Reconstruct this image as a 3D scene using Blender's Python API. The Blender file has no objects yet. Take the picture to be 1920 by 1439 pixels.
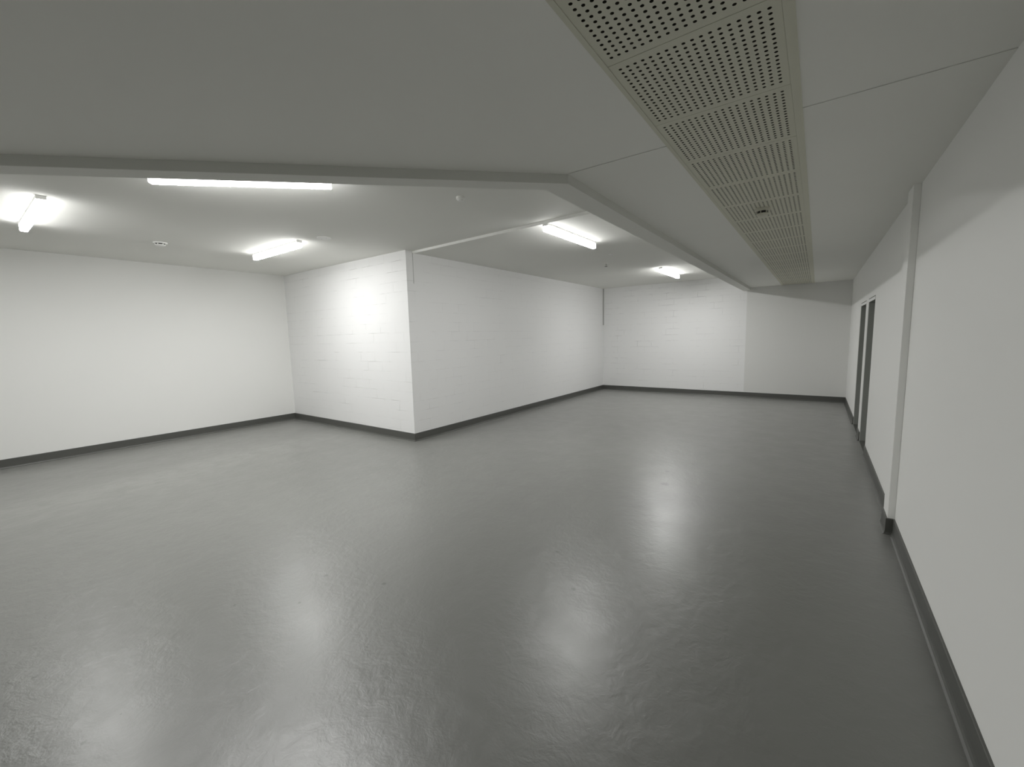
import bpy, bmesh, math, random
from mathutils import Vector, Matrix

random.seed(4)
S = bpy.context.scene
COL = S.collection

# ------------------------------------------------------------------ dimensions (metres)
XE = 0.571      # right wall
YD = 11.92      # end wall
XC = -5.259     # side of the projecting block
YB = 4.453      # face of the projecting block
XA = -9.154     # left wall
YF = -3.4       # wall behind the viewer
HN = 2.724      # lower ceiling
HF = 3.057      # upper ceiling
HG = 3.030      # slightly lower part of the upper ceiling
HB = 2.664      # underside of the edge beam
BASE_H = 0.131

LAMP = 163.0      # tube emission
EXPOSURE = 0.0

# ------------------------------------------------------------------ materials
def new_mat(name):
    m = bpy.data.materials.new(name)
    m.use_nodes = True
    nt = m.node_tree
    b = nt.nodes['Principled BSDF']
    return m, nt, b

def N(nt, t, **kw):
    n = nt.nodes.new(t)
    for k, v in kw.items():
        setattr(n, k, v)
    return n

def setin(n, **kw):
    for k, v in kw.items():
        n.inputs[k.replace('_', ' ')].default_value = v

def plain(name, col, rough=0.5, bump=0.0, scale=120.0, spec=0.5, metal=0.0, var=0.0):
    m, nt, b = new_mat(name)
    setin(b, Base_Color=(*col, 1), Roughness=rough, Metallic=metal)
    b.inputs['Specular IOR Level'].default_value = spec
    tc = N(nt, 'ShaderNodeTexCoord')
    no = N(nt, 'ShaderNodeTexNoise')
    setin(no, Scale=scale, Detail=3.0)
    nt.links.new(tc.outputs['Object'], no.inputs['Vector'])
    if bump:
        bp = N(nt, 'ShaderNodeBump')
        setin(bp, Strength=bump, Distance=0.002)
        nt.links.new(no.outputs['Fac'], bp.inputs['Height'])
        nt.links.new(bp.outputs['Normal'], b.inputs['Normal'])
    if var:
        n2 = N(nt, 'ShaderNodeTexNoise')
        setin(n2, Scale=1.3, Detail=4.0)
        nt.links.new(tc.outputs['Object'], n2.inputs['Vector'])
        mx = N(nt, 'ShaderNodeMix', data_type='RGBA')
        mx.inputs['A'].default_value = (*[c * (1 - var) for c in col], 1)
        mx.inputs['B'].default_value = (*[min(1, c * (1 + var)) for c in col], 1)
        nt.links.new(n2.outputs['Fac'], mx.inputs['Factor'])
        nt.links.new(mx.outputs['Result'], b.inputs['Base Color'])
    return m

def block_paint(name, axis, col, depth):
    """white paint over blockwork: the joints telegraph through unevenly"""
    m, nt, b = new_mat(name)
    setin(b, Roughness=0.5)
    b.inputs['Specular IOR Level'].default_value = 0.35
    tc = N(nt, 'ShaderNodeTexCoord')
    sx = N(nt, 'ShaderNodeSeparateXYZ')
    cx = N(nt, 'ShaderNodeCombineXYZ')
    nt.links.new(tc.outputs['Object'], sx.inputs[0])
    nt.links.new(sx.outputs[axis], cx.inputs['X'])
    nt.links.new(sx.outputs['Z'], cx.inputs['Y'])
    br = N(nt, 'ShaderNodeTexBrick')
    br.offset = 0.5
    setin(br, Scale=1.0, Mortar_Size=0.0045, Mortar_Smooth=0.5, Bias=0.0, Brick_Width=0.40, Row_Height=0.162)
    br.inputs['Color1'].default_value = (1, 1, 1, 1)
    br.inputs['Color2'].default_value = (0.93, 0.93, 0.93, 1)
    br.inputs['Mortar'].default_value = (0, 0, 0, 1)
    nt.links.new(cx.outputs[0], br.inputs['Vector'])
    # where the paint has filled the joints and where it has not
    no = N(nt, 'ShaderNodeTexNoise')
    setin(no, Scale=2.6, Detail=5.0, Roughness=0.7)
    nt.links.new(cx.outputs[0], no.inputs['Vector'])
    rp = N(nt, 'ShaderNodeMapRange')
    setin(rp, From_Min=0.46, From_Max=0.64, To_Min=0.05, To_Max=1.0)
    nt.links.new(no.outputs['Fac'], rp.inputs['Value'])
    bp = N(nt, 'ShaderNodeBump')
    setin(bp, Distance=depth)
    nt.links.new(rp.outputs[0], bp.inputs['Strength'])
    nt.links.new(br.outputs['Color'], bp.inputs['Height'])
    fine = N(nt, 'ShaderNodeTexNoise')
    setin(fine, Scale=38.0, Detail=4.0)
    nt.links.new(tc.outputs['Object'], fine.inputs['Vector'])
    b2 = N(nt, 'ShaderNodeBump')
    setin(b2, Strength=0.12, Distance=0.003)
    nt.links.new(fine.outputs['Fac'], b2.inputs['Height'])
    nt.links.new(bp.outputs['Normal'], b2.inputs['Normal'])
    nt.links.new(b2.outputs['Normal'], b.inputs['Normal'])
    # grime sitting in the open joints
    mx = N(nt, 'ShaderNodeMix', data_type='RGBA')
    mx.inputs['A'].default_value = (*col, 1)
    mx.inputs['B'].default_value = (*[c * 0.9 for c in col], 1)
    ml = N(nt, 'ShaderNodeMath', operation='MULTIPLY')
    nt.links.new(br.outputs['Fac'], ml.inputs[0])
    nt.links.new(rp.outputs[0], ml.inputs[1])
    nt.links.new(ml.outputs[0], mx.inputs['Factor'])
    nt.links.new(mx.outputs['Result'], b.inputs['Base Color'])
    return m

def floor_paint():
    m, nt, b = new_mat('floor_epoxy')
    tc = N(nt, 'ShaderNodeTexCoord')
    P = tc.outputs['Object']
    L = nt.links.new

    def noise(scale, detail=4.0, rough=0.5, dist=0.0):
        n = N(nt, 'ShaderNodeTexNoise')
        setin(n, Scale=scale, Detail=detail, Roughness=rough, Distortion=dist)
        L(P, n.inputs['Vector'])
        return n.outputs['Fac']

    def mapr(v, a, c, lo, hi):
        n = N(nt, 'ShaderNodeMapRange')
        setin(n, From_Min=a, From_Max=c, To_Min=lo, To_Max=hi)
        L(v, n.inputs['Value'])
        return n.outputs[0]

    def mth(op, x, y):
        n = N(nt, 'ShaderNodeMath', operation=op)
        for i, v in enumerate((x, y)):
            if isinstance(v, (int, float)):
                n.inputs[i].default_value = v
            else:
                L(v, n.inputs[i])
        return n.outputs[0]

    def mix(fac, a, c):
        n = N(nt, 'ShaderNodeMix', data_type='RGBA')
        L(fac, n.inputs['Factor'])
        for k, v in (('A', a), ('B', c)):
            if isinstance(v, tuple):
                n.inputs[k].default_value = (*v, 1)
            else:
                L(v, n.inputs[k])
        return n.outputs['Result']

    base = FLOOR_COL
    big = noise(0.7, 5.0, 0.6)
    col = mix(big, tuple(c * 0.93 for c in base), tuple(c * 1.07 for c in base))
    # trowelled band along the left wall, grazing highlight painted in as lighter colour
    sx = N(nt, 'ShaderNodeSeparateXYZ')
    L(P, sx.inputs[0])
    X, Y = sx.outputs['X'], sx.outputs['Y']
    wob = noise(1.6, 4.0, 0.6)
    d = mth('ADD', mth('ADD', X, mth('MULTIPLY', Y, 0.10)), mth('MULTIPLY', mth('SUBTRACT', wob, 0.5), 0.9))
    band = mth('MULTIPLY', mapr(d, -7.15, -6.8, 0, 1), mapr(d, -6.4, -5.8, 1, 0))
    band = mth('MULTIPLY', band, mapr(noise(5.0, 5.0, 0.65, 0.5), 0.38, 0.58, 0.25, 1.0))
    col = mix(mth('MULTIPLY', band, 0.7), col, tuple(c * 1.3 for c in base))
    # darker re-coated patch at the far end on the right
    pe = mth('ADD', X, mth('MULTIPLY', mth('SUBTRACT', wob, 0.5), 0.35))
    patch = mth('MULTIPLY', mapr(pe, -1.68, -1.62, 0, 1), mapr(Y, 8.4, 9.3, 0, 1))
    col = mix(mth('MULTIPLY', patch, 0.55), col, tuple(c * 0.82 for c in base))
    # small chips and scuffs
    spots = [(-3.153, 0.118, .014), (-2.441, 0.19, .012), (-2.491, 0.318, .006), (-2.336, 1.641, .018),
             (-2.948, 0.951, .012), (-1.23, 2.31, .020), (-1.559, 2.67, .018), (-1.30, 4.60, .05),
             (-1.40, 5.05, .03), (0.36, 10.15, .10), (-2.77, 1.47, .02), (-2.62, 1.20, .012)]
    tot = None
    jit = noise(55.0, 3.0)
    for (x, y, r) in spots:
        vm = N(nt, 'ShaderNodeVectorMath', operation='DISTANCE')
        L(P, vm.inputs[0])
        vm.inputs[1].default_value = (x, y, 0)
        dd = mth('ADD', vm.outputs['Value'], mth('MULTIPLY', mth('SUBTRACT', jit, 0.5), r * 1.6))
        f = mapr(dd, r * 0.5, r * 1.05, 1, 0)
        tot = f if tot is None else mth('MAXIMUM', tot, f)
    col = mix(mth('MULTIPLY', tot, 0.6), col, tuple(c * 0.35 for c in base))
    L(col, b.inputs['Base Color'])
    # gloss varies with roller marks and wear
    rn = noise(3.2, 6.0, 0.65)
    rough = mapr(rn, 0.35, 0.7, FLOOR_ROUGH - 0.05, FLOOR_ROUGH + 0.07)
    rough = mth('ADD', rough, mth('MULTIPLY', band, -0.04))
    L(rough, b.inputs['Roughness'])
    b.inputs['Specular IOR Level'].default_value = FLOOR_SPEC
    b.inputs['Coat Weight'].default_value = COAT
    # fine dust film
    b.inputs['Sheen Weight'].default_value = SHEEN
    b.inputs['Sheen Roughness'].default_value = 0.35
    b.inputs['Sheen Tint'].default_value = (1, 1, 0.98, 1)
    b.inputs['Coat IOR'].default_value = 1.5
    b.inputs['Coat Roughness'].default_value = 0.31
    # undulating trowelled surface
    b1 = N(nt, 'ShaderNodeBump')
    setin(b1, Strength=0.40, Distance=0.02)
    L(noise(2.4, 5.0, 0.55, 0.6), b1.inputs['Height'])
    b2 = N(nt, 'ShaderNodeBump')
    setin(b2, Strength=0.8, Distance=0.006)
    L(noise(11.0, 6.0, 0.65, 0.4), b2.inputs['Height'])
    L(b1.outputs['Normal'], b2.inputs['Normal'])
    b3 = N(nt, 'ShaderNodeBump')
    setin(b3, Strength=0.3, Distance=0.004)
    L(mth('ADD', band, patch), b3.inputs['Height'])
    L(b2.outputs['Normal'], b3.inputs['Normal'])
    L(b3.outputs['Normal'], b.inputs['Normal'])
    return m

FLOOR_COL = (0.162, 0.164, 0.154)
FLOOR_ROUGH = 0.37
FLOOR_SPEC = 0.5
SHEEN = 0.4
COAT = 0.5
WHITE = (0.86, 0.86, 0.845)

M_wall = plain('white_wall_paint', WHITE, 0.55, 0.10, 60, 0.35)
M_bx = block_paint('painted_block_x', 'X', (0.86, 0.86, 0.86), 0.006)
M_by = block_paint('painted_block_y', 'Y', (0.85, 0.85, 0.85), 0.003)
M_ceil = plain('ceiling_paint', (0.84, 0.84, 0.805), 0.8, 0.06, 90, 0.2, var=0.02)
M_plaster = plain('plaster_paint', (0.755, 0.755, 0.74), 0.6, 0.10, 60, 0.3)
M_beam_shade = plain('beam_shade_grey', (0.64, 0.645, 0.61), 0.6, 0.05, 80, 0.3)
M_beam = plain('beam_paint', (0.78, 0.78, 0.745), 0.7, 0.06, 90, 0.2)
M_base = plain('skirting_paint', (0.090, 0.092, 0.084), 0.42, 0.15, 60, 0.5)
M_floor = floor_paint()
M_panel = plain('perforated_panel_paint', (0.65, 0.645, 0.545), 0.6, 0.03, 80, 0.3)
M_felt = plain('black_felt', (0.010, 0.010, 0.010), 0.95, 0.2, 300, 0.05)
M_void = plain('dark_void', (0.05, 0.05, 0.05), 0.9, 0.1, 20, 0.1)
M_plastic = plain('white_plastic', (0.86, 0.86, 0.84), 0.35, 0.0, 80, 0.5)
M_bead = plain('white_bead', (0.92, 0.92, 0.90), 0.5, 0.0, 80, 0.4)
M_beige = plain('aged_plastic', (0.62, 0.61, 0.52), 0.45, 0.0, 80, 0.5)
M_hole = plain('dark_hole_wall', (0.06, 0.057, 0.045), 0.9, 0.1, 80, 0.1)  # walls of the holes, coloured much darker than the panel face
M_dark = plain('dark_plastic', (0.03, 0.03, 0.028), 0.5, 0.0, 80, 0.4)
M_frame = plain('grey_door_paint', (0.30, 0.31, 0.29), 0.4, 0.05, 60, 0.5)
M_seal = plain('grey_sealant', (0.42, 0.42, 0.40), 0.7, 0.1, 60, 0.3)
M_steel = plain('brushed_steel', (0.55, 0.55, 0.54), 0.35, 0.05, 200, 0.5, 1.0)
M_chrome = plain('sprinkler_metal', (0.55, 0.54, 0.5), 0.3, 0.0, 80, 0.5, 1.0)

SIDE = 0.075
def emitter(name, strength):
    m, nt, b = new_mat(name)
    setin(b, Base_Color=(0.9, 0.9, 0.9, 1), Roughness=0.4)
    b.inputs['Emission Color'].default_value = (1.0, 1.0, 0.985, 1)
    b.inputs['Emission Strength'].default_value = strength
    m.cycles.emission_sampling = 'FRONT'
    return m
POWER = [1.3, 0.92, 0.92, 0.8, 1.2]          # the tubes are not equally new
# the diodes shine straight down: the flanks of a diffuser are far dimmer than its belly
M_tubes = [(emitter('lit_diffuser_flank', LAMP * p * SIDE), emitter('lit_diffuser_belly', LAMP * p)) for p in POWER]

# ------------------------------------------------------------------ mesh helpers
def obj(name, bm, mat, parent=None, smooth=False, bevel=0.0):
    me = bpy.data.meshes.new(name)
    bmesh.ops.recalc_face_normals(bm, faces=bm.faces)
    bm.to_mesh(me)
    bm.free()
    me.materials.append(mat)
    if smooth:
        for p in me.polygons:
            p.use_smooth = True
    o = bpy.data.objects.new(name, me)
    COL.objects.link(o)
    if parent:
        o.parent = parent
    if bevel:
        md = o.modifiers.new('bevel', 'BEVEL')
        md.width = bevel
        md.segments = 2
        md.limit_method = 'ANGLE'
    return o

def struct(name, bm, mat, parent=None, **kw):
    o = obj(name, bm, mat, parent, **kw)
    if parent is None:
        o['kind'] = 'structure'
    return o

def tag(o, label, cat, group=None):
    o['label'] = label
    o['category'] = cat
    if group:
        o['group'] = group
    return o

def empty(name, loc, rz=0.0):
    o = bpy.data.objects.new(name, None)
    o.empty_display_size = 0.1
    o.location = loc
    o.rotation_euler = (0, 0, rz)
    COL.objects.link(o)
    return o

def box(bm, x0, x1, y0, y1, z0, z1):
    v = [bm.verts.new((x, y, z)) for z in (z0, z1) for y in (y0, y1) for x in (x0, x1)]
    for f in ((0, 1, 3, 2), (4, 5, 7, 6), (0, 1, 5, 4), (2, 3, 7, 6), (0, 2, 6, 4), (1, 3, 7, 5)):
        bm.faces.new([v[i] for i in f])

def prism(bm, poly, z0, z1):
    a = [bm.verts.new((x, y, z0)) for x, y in poly]
    b = [bm.verts.new((x, y, z1)) for x, y in poly]
    n = len(poly)
    bm.faces.new(a)
    bm.faces.new(b)
    for i in range(n):
        bm.faces.new((a[i], a[(i + 1) % n], b[(i + 1) % n], b[i]))

def lathe(bm, prof, seg=28):
    """prof: (radius, z) from one end to the other, closed to the axis at both ends"""
    rings = []
    for r, z in prof:
        if r < 1e-6:
            rings.append([bm.verts.new((0, 0, z))])
        else:
            rings.append([bm.verts.new((r * math.cos(2 * math.pi * i / seg), r * math.sin(2 * math.pi * i / seg), z)) for i in range(seg)])
    for a, b in zip(rings, rings[1:]):
        for i in range(seg):
            j = (i + 1) % seg
            if len(a) == 1 and len(b) == 1:
                continue
            if len(a) == 1:
                bm.faces.new((a[0], b[i], b[j]))
            elif len(b) == 1:
                bm.faces.new((a[i], a[j], b[0]))
            else:
                bm.faces.new((a[i], a[j], b[j], b[i]))

def sweep(bm, path, prof, side=1):
    """profile (offset from wall, height) swept along a plan polyline with mitred corners;
    the offset grows to the right of the walking direction when side = 1"""
    n = len(path)
    nor = []
    for i in range(n - 1):
        d = Vector((path[i + 1][0] - path[i][0], path[i + 1][1] - path[i][1])).normalized()
        nor.append(Vector((d.y, -d.x)) * side)
    rings = []
    for i in range(n):
        if i == 0:
            m = nor[0]
        elif i == n - 1:
            m = nor[-1]
        else:
            m = nor[i - 1] + nor[i]
            m = m / m.dot(nor[i])
        rings.append([bm.verts.new((path[i][0] + m.x * o, path[i][1] + m.y * o, z)) for o, z in prof])
    k = len(prof)
    for a, b in zip(rings, rings[1:]):
        for i in range(k):
            j = (i + 1) % k
            bm.faces.new((a[i], a[j], b[j], b[i]))
    bm.faces.new(rings[0])
    bm.faces.new(rings[-1])

# ------------------------------------------------------------------ shell
T = 0.15
TOP = 3.20
bm = bmesh.new()
box(bm, XA - T, XE + 0.6, YF - T, YD + T, -0.12, 0.0)
struct('floor', bm, M_floor)

bm = bmesh.new(); box(bm, XA - T, XA, YF, YB + T, 0, TOP); struct('wall_left', bm, M_wall)
bm = bmesh.new(); prism(bm, [(XA, YB), (XC, YB), (XC - T, YB + T), (XA, YB + T)], 0, TOP); struct('wall_block_face', bm, M_bx)
bm = bmesh.new(); prism(bm, [(XC, YB), (XC, YD), (XC - T, YD), (XC - T, YB + T)], 0, TOP); struct('wall_block_side', bm, M_by)
bm = bmesh.new(); box(bm, XC - T, -1.455, YD, YD + T, 0, TOP); struct('wall_back', bm, M_bx)
bm = bmesh.new(); box(bm, -1.455, XE + T, YD - 0.008, YD + T, 0, TOP); struct('wall_back_plastered', bm, M_plaster)
bm = bmesh.new(); box(bm, XA - T, XE + T, YF - T, YF, 0, TOP); struct('wall_front', bm, M_wall)

# right wall with two door openings
D1 = (8.315, 9.285)
D2 = (7.075, 7.945)
HD = 2.085
bm = bmesh.new()
box(bm, XE, XE + T, YF, D2[0], 0, TOP)
box(bm, XE, XE + T, D2[1], D1[0], 0, TOP)
box(bm, XE, XE + T, D1[1], YD - 0.008, 0, TOP)
box(bm, XE, XE + T, D2[0], D2[1], HD, TOP)
box(bm, XE, XE + T, D1[0], D1[1], HD, TOP)
struct('wall_right', bm, M_wall)

# shallow pilaster on the right wall
PX = XE - 0.045
PY0, PY1 = 4.40, 4.64
bm = bmesh.new(); box(bm, PX, XE, PY0, PY1, 0, HN); struct('trim_1', bm, M_wall, bevel=0.003)

# ---- ceilings
def diag(c, y):
    return y - c
CO, CI = 3.945, 4.125          # outer / inner line of the 45 degree run: y = x + c
XO, XI = -1.38, -1.553         # outer / inner face of the run along the room
SL, SR = -0.742, -0.108        # opening for the perforated panels
JY = 2.556                     # expansion joint across the lower ceiling
G = 0.0045
TH = 0.02
SY0 = 1.08 - 0.6               # the panel run starts here
bm = bmesh.new()
prism(bm, [(diag(CO, YF), YF), (SL, YF), (SL, JY - G), (diag(CO, JY - G), JY - G)], HN, HN + TH)
prism(bm, [(XO, JY + G), (SL, JY + G), (SL, YD - 0.008), (XO, YD - 0.008)], HN, HN + TH)
prism(bm, [(SR, YF), (XE, YF), (XE, JY - G), (SR, JY - G)], HN, HN + TH)
prism(bm, [(SR, JY + G), (XE, JY + G), (XE, YD - 0.008), (SR, YD - 0.008)], HN, HN + TH)
prism(bm, [(SL, YF), (SR, YF), (SR, SY0), (SL, SY0)], HN, HN + TH)
struct('ceiling', bm, M_ceil)
# dark void above the lower ceiling
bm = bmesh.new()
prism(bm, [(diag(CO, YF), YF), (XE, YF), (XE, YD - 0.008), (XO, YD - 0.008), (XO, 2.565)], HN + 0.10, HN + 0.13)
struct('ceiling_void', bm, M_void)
# upper ceiling: two levels meeting at a small step beside the block corner
SA, SB = (XC, 4.60), (XI - 0.0, 4.445)
bm = bmesh.new()
box(bm, XA - T, XE + T, YF - T, YD + T, HF, HF + 0.1)
struct('ceiling_upper', bm, M_ceil)
bm = bmesh.new()
prism(bm, [SA, SB, (XI, YD), (XC, YD)], HG, HF)
struct('ceiling_step', bm, M_ceil)
# bright metal bead on the edge of the step
bm = bmesh.new()
dx, dy = SB[0] - SA[0], SB[1] - SA[1]
prism(bm, [(SA[0], SA[1] - 0.004), (SB[0], SB[1] - 0.004), SB, SA], HG - 0.009, HF)
struct('trim_2', bm, M_bead)
# edge beam with a mitred corner
bm = bmesh.new()
prism(bm, [(XO, YD), (XO, XO + CO), (diag(CO, YF), YF), (diag(CI, YF), YF), (XI, XI + CI), (XI, YD)], HB, HF)
struct('beam', bm, M_beam)
# thin strip added over the beam face, its shade put into the grey
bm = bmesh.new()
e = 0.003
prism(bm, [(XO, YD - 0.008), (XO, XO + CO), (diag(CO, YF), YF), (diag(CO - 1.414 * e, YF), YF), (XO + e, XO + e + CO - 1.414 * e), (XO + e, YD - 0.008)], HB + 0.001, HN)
struct('beam_shade_strip', bm, M_beam_shade)

# ---- frame of the perforated strip
bm = bmesh.new()
box(bm, SL, -0.722, SY0, YD - 0.008, HN - 0.004, HN + TH)
box(bm, SL, -0.7035, SY0, YD - 0.008, HN + 0.006, HN + TH)
struct('trim_3', bm, M_panel)
bm = bmesh.new()
box(bm, -0.143, SR, SY0, YD - 0.008, HN - 0.004, HN + TH)
box(bm, -0.1615, SR, SY0, YD - 0.008, HN + 0.006, HN + TH)
struct('trim_4', bm, M_panel)

# ---- joints in the blockwork
bm = bmesh.new(); box(bm, XC, XC + 0.022, YD - 0.022, YD, 1.95, HG); struct('trim_5', bm, M_seal)
bm = bmesh.new(); box(bm, XC - 0.001, XC + 0.002, 4.587, 4.595, 2.55, HG); struct('trim_6', bm, M_seal)

# ---- skirtings
PROF = [(0.0, 0.0), (0.028, 0.0), (0.019, 0.006), (0.013, 0.018), (0.011, 0.035), (0.011, BASE_H - 0.004), (0.008, BASE_H), (0.0, BASE_H)]
def skirting(name, *paths):
    bm = bmesh.new()
    for p in paths:
        sweep(bm, p, PROF)
    return struct(name, bm, M_base)
skirting('baseboard_left', [(XA, YF), (XA, YB), (XC, YB), (XC, YD), (-1.455, YD)])
skirting('baseboard_back', [(-1.455, YD - 0.008), (XE, YD - 0.008), (XE, D1[1])])
skirting('baseboard_right', [(XE, D2[0]), (XE, PY1), (PX, PY1), (PX, PY0), (XE, PY0), (XE, YF)], [(XE, D1[0]), (XE, D2[1])])

# ---- doors
def door(name, y0, y1):
    r = empty(name, (XE, (y0 + y1) / 2, 0))
    r['kind'] = 'structure'
    h = (y1 - y0) / 2
    # dark metal lining
    j = 0.028
    bm = bmesh.new()
    box(bm, 0.004, 0.14, -h + 0.002, -h + j, 0, HD - 0.045)
    box(bm, 0.004, 0.14, h - j, h - 0.002, 0, HD - 0.045)
    box(bm, 0.004, 0.14, -h + 0.002, h - 0.002, HD - 0.045, HD - 0.012)
    obj('door_frame', bm, M_frame, r)
    # pale head casing above
    bm = bmesh.new()
    box(bm, -0.004, 0.003, -h - 0.01, h + 0.0, HD - 0.052, HD - 0.014)
    obj('head_casing', bm, M_wall, r)
    bm = bmesh.new()
    box(bm, 0.098, 0.138, -h + j + 0.003, h - j - 0.003, 0.012, HD - 0.05)
    lf = obj('door_leaf', bm, M_frame, r, bevel=0.002)
    bm = bmesh.new()
    for s in (0,):
        box(bm, 0.090, 0.098, -h + 0.075, -h + 0.115, 0.93, 1.12)
        box(bm, 0.050, 0.092, -h + 0.088, -h + 0.102, 1.035, 1.049)
        box(bm, 0.046, 0.060, -h + 0.088, -h + 0.215, 1.034, 1.050)
    obj('door_handle', bm, M_steel, lf, bevel=0.003)
    bm = bmesh.new()
    box(bm, 0.0, 0.14, -h + j, h - j, 0.0, 0.01)
    obj('threshold', bm, M_base, r)
    return r
door('door_1', *D1)
door('door_2', *D2)

# ------------------------------------------------------------------ tube lights
LEN = 1.38
def make_light():
    r = empty('tube_light', (0, 0, 0))
    # runs along local X, hangs below z = 0
    bm = bmesh.new()
    L = LEN / 2
    w = 0.030
    prof = [(-w, 0), (-w, -0.018), (-w + 0.003, -0.021), (w - 0.003, -0.021), (w, -0.018), (w, 0)]
    a = [bm.verts.new((-L + 0.012, y, z)) for y, z in prof]
    b = [bm.verts.new((L - 0.012, y, z)) for y, z in prof]
    bm.faces.new(a); bm.faces.new(b)
    for i in range(len(prof)):
        j = (i + 1) % len(prof)
        bm.faces.new((a[i], a[j], b[j], b[i]))
    obj('housing', bm, M_plastic, r)
    bm = bmesh.new()
    prof = [(-0.031, -0.0215), (-0.033, -0.026), (-0.033, -0.055)] + [(-0.018 - 0.015 * math.cos(t), -0.082 - 0.014 * math.sin(t)) for t in [math.pi / 2 * k / 8 for k in range(9)]] + [(0.018 + 0.015 * math.sin(t), -0.082 - 0.014 * math.cos(t)) for t in [math.pi / 2 * k / 8 for k in range(9)]] + [(0.033, -0.055), (0.033, -0.026), (0.031, -0.0215)]
    a = [bm.verts.new((-L + 0.006, y, z)) for y, z in prof]
    b = [bm.verts.new((L - 0.006, y, z)) for y, z in prof]
    bm.faces.new(a); bm.faces.new(b)
    for i in range(len(prof)):
        j = (i + 1) % len(prof)
        bm.faces.new((a[i], a[j], b[j], b[i]))
    d = obj('diffuser', bm, M_tubes[0][0], r)
    d.data.materials.append(M_tubes[0][1])
    for p in d.data.polygons:
        p.material_index = 1 if p.normal.z < -0.6 else 0
    for s in (-1, 1):
        bm = bmesh.new()
        prof = [(-0.0345, 0.0), (-0.0345, -0.030), (-0.032, -0.034), (0.032, -0.034), (0.0345, -0.030), (0.0345, 0.0)]
        x0, x1 = sorted((s * L, s * (L - 0.022)))
        a = [bm.verts.new((x0, y, z)) for y, z in prof]
        b = [bm.verts.new((x1, y, z)) for y, z in prof]
        bm.faces.new(a); bm.faces.new(b)
        for i in range(len(prof)):
            j = (i + 1) % len(prof)
            bm.faces.new((a[i], a[j], b[j], b[i]))
        obj('end_cap', bm, M_plastic, r, bevel=0.002)
    return r

def dup(root, loc, rz):
    r = root.copy()
    COL.objects.link(r)
    r.location = loc
    r.rotation_euler = (0, 0, rz)
    for ch in list(root.children):
        c = ch.copy()
        COL.objects.link(c)
        c.parent = r
    return r

lights = [
    (-3.892, 1.628, HF, math.radians(45), 'long lit tube light close under the dark edge of the lower ceiling, seen full length'),
    (-6.48, 0.70, HF, 0.0, 'lit tube light at the left edge of the photo, pointing towards the plain left wall'),
    (-6.50, 3.08, HF, 0.0, 'lit tube light in front of the inner corner, beside the white block wall face'),
    (-2.735, 5.18, HG, math.radians(90), 'lit tube light just beyond the pale step line in the upper ceiling'),
    (-2.71, 9.70, HG, math.radians(90), 'farthest lit tube light, close to the end wall it brightens'),
]
first = None
for x, y, z, a, lab in lights:
    if first is None:
        first = make_light()
        r = first
        r.location = (x, y, z)
        r.rotation_euler = (0, 0, a)
    else:
        r = dup(first, (x, y, z), a)
    d = [c for c in r.children if c.name.startswith('diffuser')][0]
    for k in (0, 1):
        d.material_slots[k].link = 'OBJECT'
        d.material_slots[k].material = M_tubes[lights.index((x, y, z, a, lab))][k]
    tag(r, lab, 'light', 'tube lights on the upper ceiling')

# ------------------------------------------------------------------ perforated ceiling panels
def make_panel():
    r = empty('perforated_panel', (0, 0, 0))
    bm = bmesh.new()
    n, p, rad, th = 18, 0.03, 0.0070, 0.008
    wx, wy = 0.5775, 0.597
    z0, z1 = 0.0, th
    hx = n * p / 2
    # margin frame around the hole field
    def quad(x0, x1, y0, y1, z):
        v = [bm.verts.new(c) for c in ((x0, y0, z), (x1, y0, z), (x1, y1, z), (x0, y1, z))]
        bm.faces.new(v)
    for z in (z0, z1):
        quad(-wx / 2, wx / 2, -wy / 2, -hx, z)
        quad(-wx / 2, wx / 2, hx, wy / 2, z)
        quad(-wx / 2, -hx, -hx, hx, z)
        quad(hx, wx / 2, -hx, hx, z)
    for (x0, y0, x1, y1) in ((-1, -1, 1, -1), (1, -1, 1, 1), (1, 1, -1, 1), (-1, 1, -1, -1)):
        v = [bm.verts.new(c) for c in ((x0 * wx / 2, y0 * wy / 2, z0), (x1 * wx / 2, y1 * wy / 2, z0), (x1 * wx / 2, y1 * wy / 2, z1), (x0 * wx / 2, y0 * wy / 2, z1))]
        bm.faces.new(v)
    S8 = 8
    for i in range(n):
        for j in range(n):
            cx, cy = -hx + (i + 0.5) * p, -hx + (j + 0.5) * p
            h = p / 2
            ring = {}
            for z in (z0, z1):
                ring[z] = [bm.verts.new((cx + rad * math.cos(math.pi * (2 * k + 1) / S8), cy + rad * math.sin(math.pi * (2 * k + 1) / S8), z)) for k in range(S8)]
            c = [bm.verts.new((cx + sx * h, cy + sy * h, z0)) for sx, sy in ((1, 1), (-1, 1), (-1, -1), (1, -1))]
            q = ring[z0]
            # ring index k at angle 22.5 + 45k degrees; corner m at 45 + 90m degrees
            for m in range(4):
                a, b2, c2 = q[2 * m], q[2 * m + 1], q[(2 * m + 2) % 8]
                bm.faces.new((c[m], b2, a))
                bm.faces.new((c[m], c[(m + 1) % 4], c2, b2))
            for k in range(S8):
                k2 = (k + 1) % S8
                bm.faces.new((ring[z0][k], ring[z0][k2], ring[z1][k2], ring[z1][k])).material_index = 1
    me = bpy.data.meshes.new('perforated_sheet')
    bm.to_mesh(me)
    bm.free()
    me.materials.append(M_panel)
    me.materials.append(M_hole)
    o = bpy.data.objects.new('perforated_sheet', me)
    COL.objects.link(o)
    o.parent = r
    bm = bmesh.new()
    box(bm, -0.2705, 0.2705, -0.2985, 0.2985, 0.0095, 0.014)
    obj('acoustic_backing', bm, M_felt, r)
    return r

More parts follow.
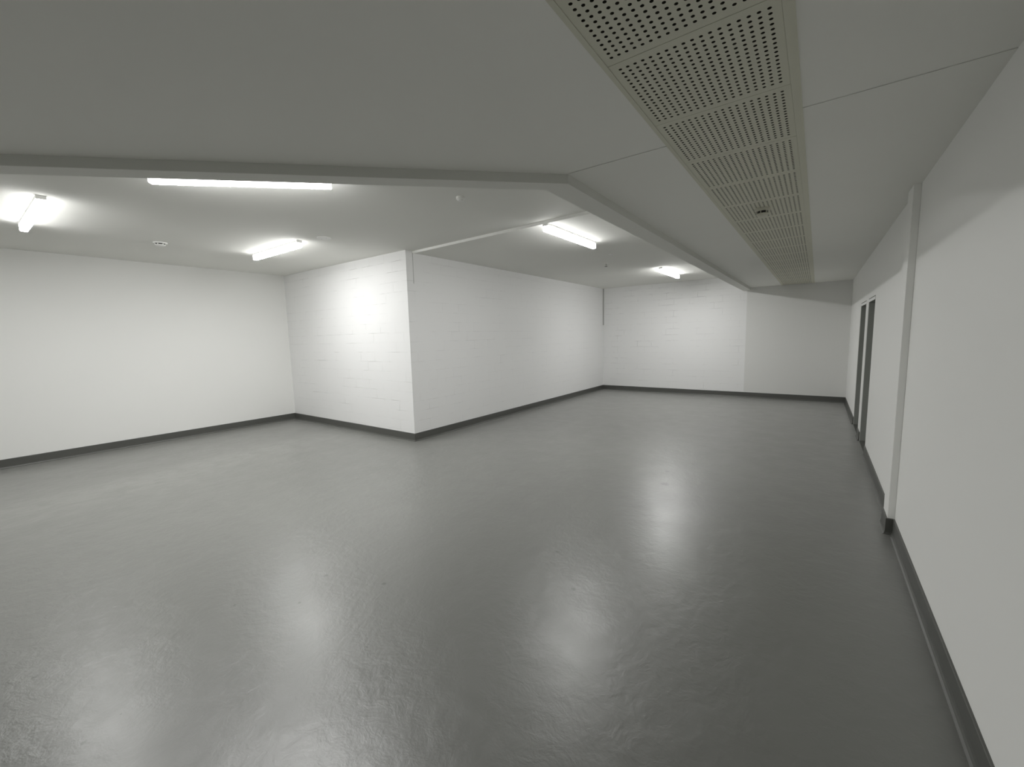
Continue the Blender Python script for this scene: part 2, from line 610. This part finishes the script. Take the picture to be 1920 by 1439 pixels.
ORD = ['first', 'second', 'third', 'fourth', 'fifth', 'sixth', 'seventh', 'eighth', 'ninth', 'tenth', 'eleventh',
       'twelfth', 'thirteenth', 'fourteenth', 'fifteenth', 'sixteenth', 'seventeenth', 'eighteenth']
NP = 18
proto = None
for k in range(NP):
    y = 1.08 + 0.6 * k + 0.3
    if proto is None:
        proto = make_panel()
        r = proto
        r.location = (-0.4325, y, HN - 0.002)
    else:
        r = dup(proto, (-0.4325, y, HN - 0.002), 0.0)
    if k == 0:
        lab = 'perforated beige ceiling panel cut off by the top edge of the photo'
    elif k == 5:
        lab = 'perforated beige ceiling panel that carries the small detector'
    elif k < 9:
        lab = 'perforated beige ceiling panel, %s in the row from the top edge of the photo' % ORD[k]
    elif k == NP - 1:
        lab = 'perforated beige ceiling panel touching the end wall'
    else:
        lab = 'perforated beige ceiling panel, %s in the row from the end wall' % ORD[NP - 1 - k]
    tag(r, lab, 'ceiling panel', 'perforated panels in the lower ceiling')

# ------------------------------------------------------------------ small things on the ceilings
def detector(name, x, y, z, rad, depth, label, cat, group=None, mat=None):
    mat = mat or M_plastic
    r = empty(name, (x, y, z))
    tag(r, label, cat, group)
    bm = bmesh.new()
    lathe(bm, [(0, 0), (rad, 0), (rad, -0.25 * depth), (rad * 0.93, -0.34 * depth), (0, -0.34 * depth)])
    obj('mounting_base', bm, mat, r, smooth=False, bevel=0.001)
    bm = bmesh.new()
    lathe(bm, [(0, -0.34 * depth), (rad * 0.66, -0.34 * depth), (rad * 0.66, -0.62 * depth), (0, -0.62 * depth)])
    obj('smoke_inlet', bm, M_dark, r)
    bm = bmesh.new()
    lathe(bm, [(0, -0.62 * depth), (rad * 0.74, -0.62 * depth), (rad * 0.76, -0.72 * depth), (rad * 0.62, -0.92 * depth), (rad * 0.3, -depth), (0, -depth)])
    cap = obj('chamber_cap', bm, mat, r, smooth=False, bevel=0.001)
    for i in range(6):
        bm = bmesh.new()
        a = i * math.pi / 3 + 0.3
        m = Matrix.Translation((math.cos(a) * rad * 0.7, math.sin(a) * rad * 0.7, -0.48 * depth)) @ Matrix.Rotation(a, 4, 'Z')
        q = bmesh.ops.create_cube(bm, size=1.0, matrix=m @ Matrix.Diagonal((rad * 0.14, rad * 0.1, 0.29 * depth, 1)))
        obj('cage_rib', bm, mat, r)
    return r

detector('smoke_detector', -0.437, 4.34, HN - 0.002, 0.060, 0.070, 'small round smoke detector hanging from the perforated panel strip', 'smoke detector', mat=M_beige)
r = empty('motion_sensor', (-2.92, 3.20, HF))
tag(r, 'small bright white sensor on the upper ceiling right of the long tube light', 'sensor')
bm = bmesh.new(); lathe(bm, [(0, 0), (0.042, 0), (0.042, -0.024), (0.039, -0.028), (0, -0.028)], 28)
obj('housing', bm, M_plastic, r)
bm = bmesh.new(); lathe(bm, [(0, -0.028), (0.030, -0.028), (0.029, -0.034), (0.022, -0.040), (0.011, -0.043), (0, -0.044)], 24)
obj('lens', bm, M_plastic, r)
detector('smoke_detector', -7.28, 1.93, HF, 0.078, 0.045, 'white round detector with dark underside above the plain left wall', 'smoke detector')

# flat round cover plate
r = empty('cover_plate', (-5.44, 3.22, HF))
tag(r, 'flat pale round cover plate on the ceiling near the block wall face', 'cover plate')
bm = bmesh.new(); lathe(bm, [(0, 0), (0.088, 0), (0.088, -0.004), (0.080, -0.010), (0, -0.012)], 36)
obj('disc', bm, M_plastic, r)
for s in (-1, 1):
    bm = bmesh.new()
    m = Matrix.Translation((s * 0.055, 0, -0.0115))
    bmesh.ops.create_cone(bm, cap_ends=True, segments=10, radius1=0.005, radius2=0.004, depth=0.003, matrix=m)
    obj('screw', bm, M_steel, r)
r = empty('cover_plate', (-2.93, 6.95, HG))
tag(r, 'tiny flat round plate on the ceiling past the second row tube light', 'cover plate')
bm = bmesh.new(); lathe(bm, [(0, 0), (0.032, 0), (0.030, -0.006), (0, -0.007)], 24)
obj('disc', bm, M_plastic, r)

# pendent sprinkler
r = empty('sprinkler', (-3.36, 7.75, HG))
tag(r, 'small pendent sprinkler head on the ceiling before the end wall', 'sprinkler')
bm = bmesh.new(); lathe(bm, [(0, 0), (0.038, 0), (0.034, -0.008), (0.016, -0.010), (0, -0.010)], 24)
obj('escutcheon', bm, M_plastic, r)
bm = bmesh.new(); lathe(bm, [(0, -0.010), (0.011, -0.010), (0.011, -0.030), (0.006, -0.034), (0.004, -0.058), (0, -0.058)], 16)
obj('body', bm, M_chrome, r)
bm = bmesh.new()
for s in (-1, 1):
    pts = [(s * 0.010, -0.030), (s * 0.016, -0.042), (s * 0.004, -0.060)]
    for (xa, za), (xb, zb) in zip(pts, pts[1:]):
        d = Vector((xb - xa, 0, zb - za))
        m = Matrix.Translation(((xa + xb) / 2, 0, (za + zb) / 2)) @ d.to_track_quat('Z', 'Y').to_matrix().to_4x4()
        bmesh.ops.create_cone(bm, cap_ends=True, segments=8, radius1=0.0025, radius2=0.0025, depth=d.length, matrix=m)
obj('yoke', bm, M_chrome, r)
bm = bmesh.new(); lathe(bm, [(0, -0.056), (0.030, -0.060), (0.030, -0.062), (0, -0.063)], 20)
obj('deflector', bm, M_dark, r)

# ------------------------------------------------------------------ world and camera
w = bpy.data.worlds.new('World')
S.world = w
w.use_nodes = True
w.node_tree.nodes['Background'].inputs['Color'].default_value = (0.0, 0.0, 0.0, 1)

cam = bpy.data.cameras.new('camera')
co = bpy.data.objects.new('camera', cam)
COL.objects.link(co)
F = 782.0
cam.sensor_fit = 'HORIZONTAL'
cam.sensor_width = 36.0
cam.lens = F / 1920 * 36.0
cam.clip_start = 0.02
fw = Vector((-0.58715323, 0.8017421, -0.11162748))
rt = Vector((0.80816031, 0.58845716, -0.02439416))
dn = Vector((0.04613016, -0.10453601, -0.99345067))
R = Matrix((rt, -dn, -fw)).transposed()
co.matrix_world = Matrix.Translation((0, 0, 1.67)) @ R.to_4x4()
S.camera = co

S.view_settings.view_transform = 'Standard'
S.view_settings.look = 'None'
S.view_settings.exposure = EXPOSURE
S.view_settings.gamma = 1.0
S.view_settings.use_curve_mapping = False
S.cycles.max_bounces = 14
S.cycles.diffuse_bounces = 10
S.cycles.glossy_bounces = 6
S.cycles.sample_clamp_indirect = 4.0
S.cycles.use_denoising = True
